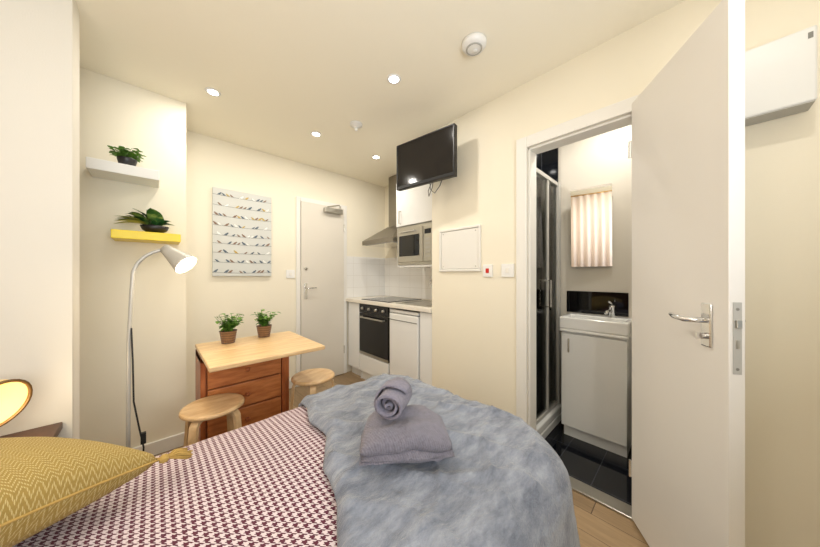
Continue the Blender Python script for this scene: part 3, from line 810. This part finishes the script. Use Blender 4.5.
boxes('display', [((-0.008, -0.225, 0.29), (-0.005, -0.145, 0.335))], 'bglass', cp)
for z in (0.24, 0.20, 0.16, 0.12, 0.08):
    boxes('button', [((-0.008, -0.215, z-0.010), (-0.005, -0.155, z+0.010))], 'lip', cp, bevel=0.001)

hd = thing('cooker_hood', (2.28, 2.47, 1.55), 'stainless steel chimney cooker hood above the hob', 'cooker hood')
bm = bmesh.new()
lo_ = [(-0.45, -0.29), (0.0, -0.29), (0.0, 0.29), (-0.45, 0.29)]; hi_ = [(-0.20, -0.11), (0.0, -0.11), (0.0, 0.11), (-0.20, 0.11)]
R0 = [bm.verts.new((x, y, 0)) for x, y in lo_]; R1 = [bm.verts.new((x, y, 0.05)) for x, y in lo_]; R2 = [bm.verts.new((x, y, 0.23)) for x, y in hi_]
for A, B in ((R0, R1), (R1, R2)):
    for k in range(4): bm.faces.new((A[k], A[(k+1) % 4], B[(k+1) % 4], B[k]))
bm.faces.new(R0); bm.faces.new(R2)
finish('canopy', bm, 'hood', hd, bevel=0.002)
boxes('chimney', [((-0.19, -0.10, 0.23), (0.0, 0.10, 0.845))], 'hood', hd, bevel=0.002)
boxes('filter', [((-0.42, -0.25, -0.006), (-0.05, 0.25, 0.0))], 'chrome', hd)

# ------------------------------------------------------------ television
TA = (1.43, 1.65); TB = (1.50, 1.12)
ang = math.atan2(TB[1]-TA[1], TB[0]-TA[0])
tv = thing('television', ((TA[0]+TB[0])/2, (TA[1]+TB[1])/2, 2.06), 'black flat screen television on a wall bracket', 'television', rotz=ang)
W = math.hypot(TB[0]-TA[0], TB[1]-TA[1])/2
boxes('bezel', [((-W, 0.0, -0.18), (W, 0.035, 0.18)), ((-W, -0.008, -0.18), (W, 0.0, -0.155)), ((-W, -0.008, 0.168), (W, 0.0, 0.18)), ((-W, -0.008, -0.155), (-W+0.013, 0, 0.168)), ((W-0.013, -0.008, -0.155), (W, 0, 0.168))], 'black', tv, bevel=0.003)
boxes('screen', [((-W+0.013, -0.004, -0.155), (W-0.013, -0.001, 0.168))], 'screen', tv)
boxes('bracket', [((-0.06, 0.035, -0.06), (0.06, 0.05, 0.06)), ((-0.02, 0.05, -0.02), (0.02, 0.205, 0.02)), ((-0.05, 0.205, -0.08), (0.05, 0.220, 0.08))], 'black', tv, bevel=0.002)
bm = bmesh.new()
add_tube(bm, [(0.02, 0.045, -0.12), (0.03, 0.05, -0.22), (0.06, 0.06, -0.25), (0.10, 0.07, -0.20), (0.12, 0.08, -0.14)], 0.003, 6)
add_tube(bm, [(0.06, 0.045, -0.12), (0.04, 0.06, -0.20), (0.0, 0.07, -0.26), (-0.02, 0.09, -0.21), (0.02, 0.10, -0.12)], 0.003, 6)
finish('cable', bm, 'cord', tv)

# ------------------------------------------------------------ wall fittings
ap = thing('access_panel', (WX, 1.22, 1.385), 'white square access panel on the wall beneath television', 'panel')
boxes('frame', [((-0.016, -0.19, -0.168), (0, 0.19, -0.150)), ((-0.016, -0.19, 0.150), (0, 0.19, 0.168)), ((-0.016, -0.19, -0.150), (0, -0.172, 0.150)), ((-0.016, 0.172, -0.150), (0, 0.19, 0.150))], 'trim', ap, bevel=0.003)
boxes('recess', [((-0.004, -0.172, -0.150), (0, 0.172, 0.150))], 'lip', ap, label='grey shadow gap')
boxes('hatch', [((-0.010, -0.169, -0.147), (-0.004, 0.169, 0.147))], 'trim', ap, bevel=0.002)
for y, z in ((-0.15, -0.13), (-0.15, 0.13), (0.15, -0.13), (0.15, 0.13)):
    lathe('screw', [(0, 0), (0.005, 0), (0.003, 0.002), (0, 0.002)], 'steel', ap, seg=8, c=(-0.010, y, z), mtx=Matrix.Rotation(math.radians(-90), 4, 'Y'))
def switchp(loc, rotz, label, red=False, w=0.043):
    s = thing('wall_switch', loc, label, 'switch', rotz=rotz)
    boxes('plate', [((-0.009, -w, -0.043), (0, w, 0.043))], 'white', s, bevel=0.002)
    boxes('rocker', [((-0.013, -0.012, -0.016), (-0.009, 0.012, 0.016))], 'redmark' if red else 'trim', s, bevel=0.001)
switchp((WX, 0.976, 1.22), 0, 'white fused switch plate with red rocker', True, 0.036)
switchp((WX, 0.83, 1.22), 0, 'white light switch plate by the bathroom door', False, 0.043)
switchp((1.03, WY, 1.20), math.radians(90), 'white light switch plate beside the entrance door')

ht = thing('wall_heater', (WX, -0.09, 1.90), 'white wall mounted electric fan heater behind the door', 'heater')
boxes('casing', [((-0.10, -0.205, -0.125), (0.0, 0.16, 0.125))], 'heaterw', ht, bevel=0.006)
boxes('outlet_lip', [((-0.098, -0.20, -0.129), (-0.02, 0.155, -0.125))], 'lip', ht, label='grey outlet edge')
boxes('rating_label', [((-0.1015, -0.196, 0.085), (-0.1, -0.186, 0.105))], 'seam', ht)

# ceiling fittings
def downlight(loc):
    s = thing('downlight', loc, 'round recessed ceiling spotlight, lit', 'light', group='recessed ceiling spotlights')
    lathe('ring', [(0.030, -0.004), (0.034, -0.006), (0.042, -0.004), (0.044, 0.0), (0.030, 0.0)], 'white', s, seg=28)
    lathe('lens', [(0, -0.003), (0.030, -0.003), (0.030, -0.001), (0, -0.001)], 'glow', s, seg=20)
    return s
spots = [(0.278, 2.176), (1.0, 2.214), (1.067, 1.26), (1.64, 2.22), (0.2, 0.9), (0.9, -0.2), (-0.5, 0.3)]
d0 = downlight((spots[0][0], spots[0][1], H))
for x, y in spots[1:]: copy_thing(d0, (x, y, H))
copy_thing(d0, (2.1, 0.35, H)); copy_thing(d0, (2.1, 1.1, H))
def alight(name, loc, size, e, col, rot=(0, 0, 0), sy=None, spread=math.pi):
    L = bpy.data.lights.new(name, 'AREA'); L.energy = e; L.color = col; L.size = size
    if sy: L.shape = 'RECTANGLE'; L.size_y = sy
    else: L.shape = 'DISK'
    L.spread = spread
    o = bpy.data.objects.new(name, L); sc.collection.objects.link(o); o.location = loc; o.rotation_euler = rot
    return o
warm = (1.0, 0.95, 0.87)
for i, (x, y) in enumerate(spots):
    alight('spot_glow', (x, y, H-0.008), 0.055, 4.7 if i < 4 else 3.4, warm)
alight('spot_glow', (2.1, 0.35, H-0.008), 0.055, 7.5, (1, 0.96, 0.90))
alight('spot_glow', (2.1, 1.1, H-0.008), 0.055, 4, (1, 0.96, 0.90))
alight('daylight_fill', (-0.1, -0.86, 1.5), 1.5, 37, (0.95, 0.97, 1.0), rot=(math.radians(126), 0, 0), sy=1.2)  # added fill light at the invented window, tilted up to lift the ceiling

sa = thing('smoke_alarm', (1.204, 0.776, H), 'round white smoke alarm on the ceiling', 'smoke alarm')
lathe('housing', [(0, -0.034), (0.03, -0.034), (0.052, -0.028), (0.062, -0.014), (0.064, 0), (0, 0)], 'white', sa, seg=36)
lathe('vent_ring', [(0.034, -0.0345), (0.038, -0.036), (0.042, -0.032), (0.034, -0.030)], 'lip', sa, seg=36, label='grey vent ring')
lathe('test_button', [(0, -0.038), (0.012, -0.038), (0.014, -0.034), (0, -0.034)], 'white', sa, seg=16, c=(0.01, 0, 0))
sa = thing('heat_sensor', (1.166, 1.845, H), 'small white dome sensor on the ceiling', 'sensor')
lathe('housing', [(0, -0.03), (0.02, -0.028), (0.032, -0.012), (0.05, -0.01), (0.05, 0), (0, 0)], 'white', sa, seg=28)
lathe('sensor_tip', [(0, -0.055), (0.012, -0.052), (0.014, -0.03), (0, -0.03)], 'white', sa, seg=16)

# ------------------------------------------------------------ bathroom
vn = thing('vanity_unit', (2.16, 0.465, 0), 'white gloss vanity cabinet with ceramic basin', 'vanity')
boxes('cabinet', [((0.035, -0.19, 0.09), (0.288, 0.19, 0.775)), ((0.06, -0.185, 0.0), (0.288, 0.185, 0.09))], 'gloss', vn)
for a, b_, hy in ((-0.19, 0.19, 0.14),):
    d = boxes('door', [((0.015, a, 0.09), (0.034, b_, 0.765))], 'gloss', vn, bevel=0.003)
    boxes('handle', [((0.004, hy-0.005, 0.63), (0.015, hy+0.005, 0.73))], 'chrome', d, bevel=0.002)
bs = bmesh.new()
add_box(bs, (0.0, -0.20, 0.778), (0.288, 0.20, 0.80))
add_box(bs, (0.0, -0.20, 0.80), (0.03, 0.20, 0.885)); add_box(bs, (0.20, -0.20, 0.80), (0.288, 0.20, 0.885))
add_box(bs, (0.03, -0.20, 0.80), (0.20, -0.17, 0.885)); add_box(bs, (0.03, 0.17, 0.80), (0.20, 0.20, 0.885))
finish('basin', bs, 'ceramic', vn, bevel=0.008, label='white ceramic basin')
ty = -0.075
bm = bmesh.new(); add_tube(bm, [(0.245, ty, 0.885), (0.245, ty, 0.955), (0.235, ty, 0.967)], 0.018, 14)
add_tube(bm, [(0.24, ty, 0.925), (0.18, ty+0.01, 0.935), (0.14, ty+0.015, 0.925), (0.135, ty+0.015, 0.915)], 0.011, 12)
add_tube(bm, [(0.24, ty, 0.967), (0.235, ty, 0.985), (0.17, ty+0.005, 1.0)], 0.006, 10)
finish('tap', bm, 'chrome', vn, smooth=True, label='chrome mixer tap')
tag(boxes('tile_splashback', [((2.441, 0.30, 0.89), (2.449, 0.695, 1.062))], 'bglass', bevel=0.001), 'black glossy tile splashback above the basin', 'splashback')
mr = thing('bathroom_mirror', (2.410, 0.52, 1.555), 'frameless rectangular mirror above the basin', 'mirror')
mr.rotation_euler = (0, math.radians(-2.8), math.radians(6.5))
boxes('backing', [((-0.006, -0.128, -0.298), (0.0, 0.128, 0.298)), ((0.0, -0.05, -0.1), (0.028, 0.05, 0.1))], 'trim', mr)
boxes('mirror_glass', [((-0.010, -0.130, -0.30), (-0.006, 0.130, 0.30))], 'mirror', mr)

to = thing('toilet', (2.2, 0.02, 0), 'white ceramic toilet beside the vanity', 'toilet')
boxes('cistern', [((0.07, -0.18, 0.42), (0.245, 0.18, 0.78)), ((0.065, -0.185, 0.78), (0.248, 0.185, 0.81))], 'ceramic', to, bevel=0.012)
bm = bmesh.new(); rings = []
for z, sx, sy_, ox in ((0.0, 0.11, 0.10, 0.02), (0.12, 0.10, 0.09, 0.02), (0.28, 0.16, 0.14, -0.04), (0.39, 0.21, 0.18, -0.08), (0.40, 0.19, 0.16, -0.08), (0.34, 0.14, 0.12, -0.08)):
    rings.append([bm.verts.new((ox+sx*math.cos(k*math.pi/12), sy_*math.sin(k*math.pi/12), z)) for k in range(24)])
for A, B in zip(rings, rings[1:]):
    for k in range(24): bm.faces.new((A[k], A[(k+1) % 24], B[(k+1) % 24], B[k]))
bm.faces.new(rings[0]); bm.faces.new(rings[-1])
finish('bowl', bm, 'ceramic', to, smooth=True)
bm = bmesh.new()
for z0, z1 in ((0.402, 0.418), (0.420, 0.436)):
    A = [bm.verts.new((-0.08+0.215*math.cos(k*math.pi/12), 0.185*math.sin(k*math.pi/12), z0)) for k in range(24)]
    B = [bm.verts.new((-0.08+0.215*math.cos(k*math.pi/12), 0.185*math.sin(k*math.pi/12), z1)) for k in range(24)]
    for k in range(24): bm.faces.new((A[k], A[(k+1) % 24], B[(k+1) % 24], B[k]))
    bm.faces.new(A); bm.faces.new(B)
finish('seat', bm, 'white', to, bevel=0.004)

struct(boxes('wall_shower', [((2.435, 0.76, 0.0), (2.449, 1.43, 2.38))], 'bwt'), 'black tiled shower wall', 'wall')
struct(boxes('wall_shower_side', [((WX+0.101, 1.415, 0.0), (2.434, 1.429, 2.38)), ], 'bwt2'), 'black tiled shower side wall', 'wall')
struct(boxes('wall_shower_front', [((WX+0.101, 0.76, 0.0), (WX+0.115, 1.414, 2.38)), ], 'bwt'), 'black tiled inner shower wall', 'wall')
sh = thing('shower_enclosure', (2.12, 1.08, 0), 'chrome framed glass shower with white tray', 'shower')
boxes('tray', [((-0.31, -0.36, 0.0), (0.31, 0.33, 0.07)), ((-0.31, -0.36, 0.07), (0.31, -0.29, 0.13)), ((-0.31, 0.29, 0.07), (0.31, 0.33, 0.13))], 'ceramic', sh, bevel=0.01, label='white shower tray')
y = -0.32
boxes('frame', [((-0.31, y-0.015, 0.13), (-0.28, y+0.015, 1.95)), ((0.270, y-0.025, 0.13), (0.31, y+0.015, 1.95)), ((-0.31, y-0.015, 1.92), (0.31, y+0.015, 1.95)), ((-0.31, y-0.015, 0.13), (0.31, y+0.015, 0.155)), ((0.05, y-0.012, 0.155), (0.08, y+0.012, 1.92))], 'lip', sh, bevel=0.002, label='bright satin metal frame')
boxes('glass_panel', [((-0.28, y-0.003, 0.155), (0.27, y+0.003, 1.92))], 'glass', sh)
tubes('handle', [[(0.03, y-0.004, 0.95), (0.03, y-0.04, 0.95), (0.03, y-0.04, 1.15), (0.03, y-0.004, 1.15)]], 0.007, 'chrome', sh)
bm = bmesh.new(); add_tube(bm, [(0.305, 0.05, 0.9), (0.28, 0.05, 0.95), (0.28, 0.05, 1.95), (0.18, 0.05, 2.0)], 0.010, 10)
add_lathe(bm, [(0, 0.02), (0.02, 0.02), (0.06, 0.0), (0, 0.0)], 20, (0.17, 0.05, 1.97))
finish('shower_head', bm, 'chrome', sh)

# ------------------------------------------------------------ bedside table with lamp
bt = thing('bedside_table', (-0.475, 1.59, 0), 'small dark wooden bedside table by the partition', 'bedside table')
boxes('table_top', [((-0.20, -0.19, 0.555), (0.20, 0.20, 0.585))], 'dwood', bt, bevel=0.004)
dr = boxes('drawer', [((-0.185, -0.175, 0.40), (0.185, 0.185, 0.554))], 'dwood', bt, bevel=0.003)
for a, b_ in ((-0.17, -0.16), (0.17, -0.16), (-0.17, 0.17), (0.17, 0.17)):
    boxes('leg', [((a-0.018, b_-0.018, 0), (a+0.018, b_+0.018, 0.555))], 'dwood', bt)
tl = thing('table_lamp', (-0.41, 1.60, 0.586), 'small table lamp with glowing cream dome shade', 'lamp')
lathe('base', [(0, 0), (0.055, 0), (0.055, 0.01), (0.012, 0.02), (0.009, 0.12), (0, 0.12)], 'brass', tl)
qq = Vector((0.75, -0.62, -0.25)).normalized().to_track_quat('Z', 'Y').to_matrix().to_4x4()
sd_ = lathe('shade', [(0, -0.055), (0.03, -0.05), (0.06, -0.025), (0.078, 0.02), (0.082, 0.045), (0.078, 0.045), (0.058, -0.015), (0, -0.045)], 'creamshade', tl, c=(0, 0, 0.185), mtx=qq)
lathe('shade_rim', [(0.076, 0.044), (0.084, 0.042), (0.086, 0.048), (0.082, 0.053), (0.076, 0.050), (0.076, 0.044)], 'rim', sd_, c=(0, 0, 0.185), mtx=qq, label='dark bronze rim')
lathe('bulb', [(0, -0.04), (0.015, -0.03), (0.026, 0.0), (0.015, 0.022), (0, 0.026)], 'bulb2', tl, c=(0, 0, 0.185), mtx=qq, seg=18)
L = bpy.data.lights.new('bedside_light', 'POINT'); L.energy = 1.6; L.color = (1, 0.80, 0.50); L.shadow_soft_size = 0.04
o = bpy.data.objects.new('bedside_light', L); sc.collection.objects.link(o); o.location = (-0.335, 1.535, 0.745)

# ------------------------------------------------------------ world, camera
w = bpy.data.worlds.new('world'); sc.world = w; w.use_nodes = True
bg = w.node_tree.nodes['Background']; bg.inputs[0].default_value = (0.7, 0.82, 1, 1); bg.inputs[1].default_value = 1.0
cam = bpy.data.cameras.new('camera'); co = bpy.data.objects.new('camera', cam); sc.collection.objects.link(co)
cam.sensor_width = 36; cam.lens = 36*267/820; cam.clip_start = 0.02
cam.shift_y = 1.5/820
co.location = (0, 0, 1.19); co.rotation_euler = (math.radians(90), 0, math.radians(-43.7))
sc.camera = co
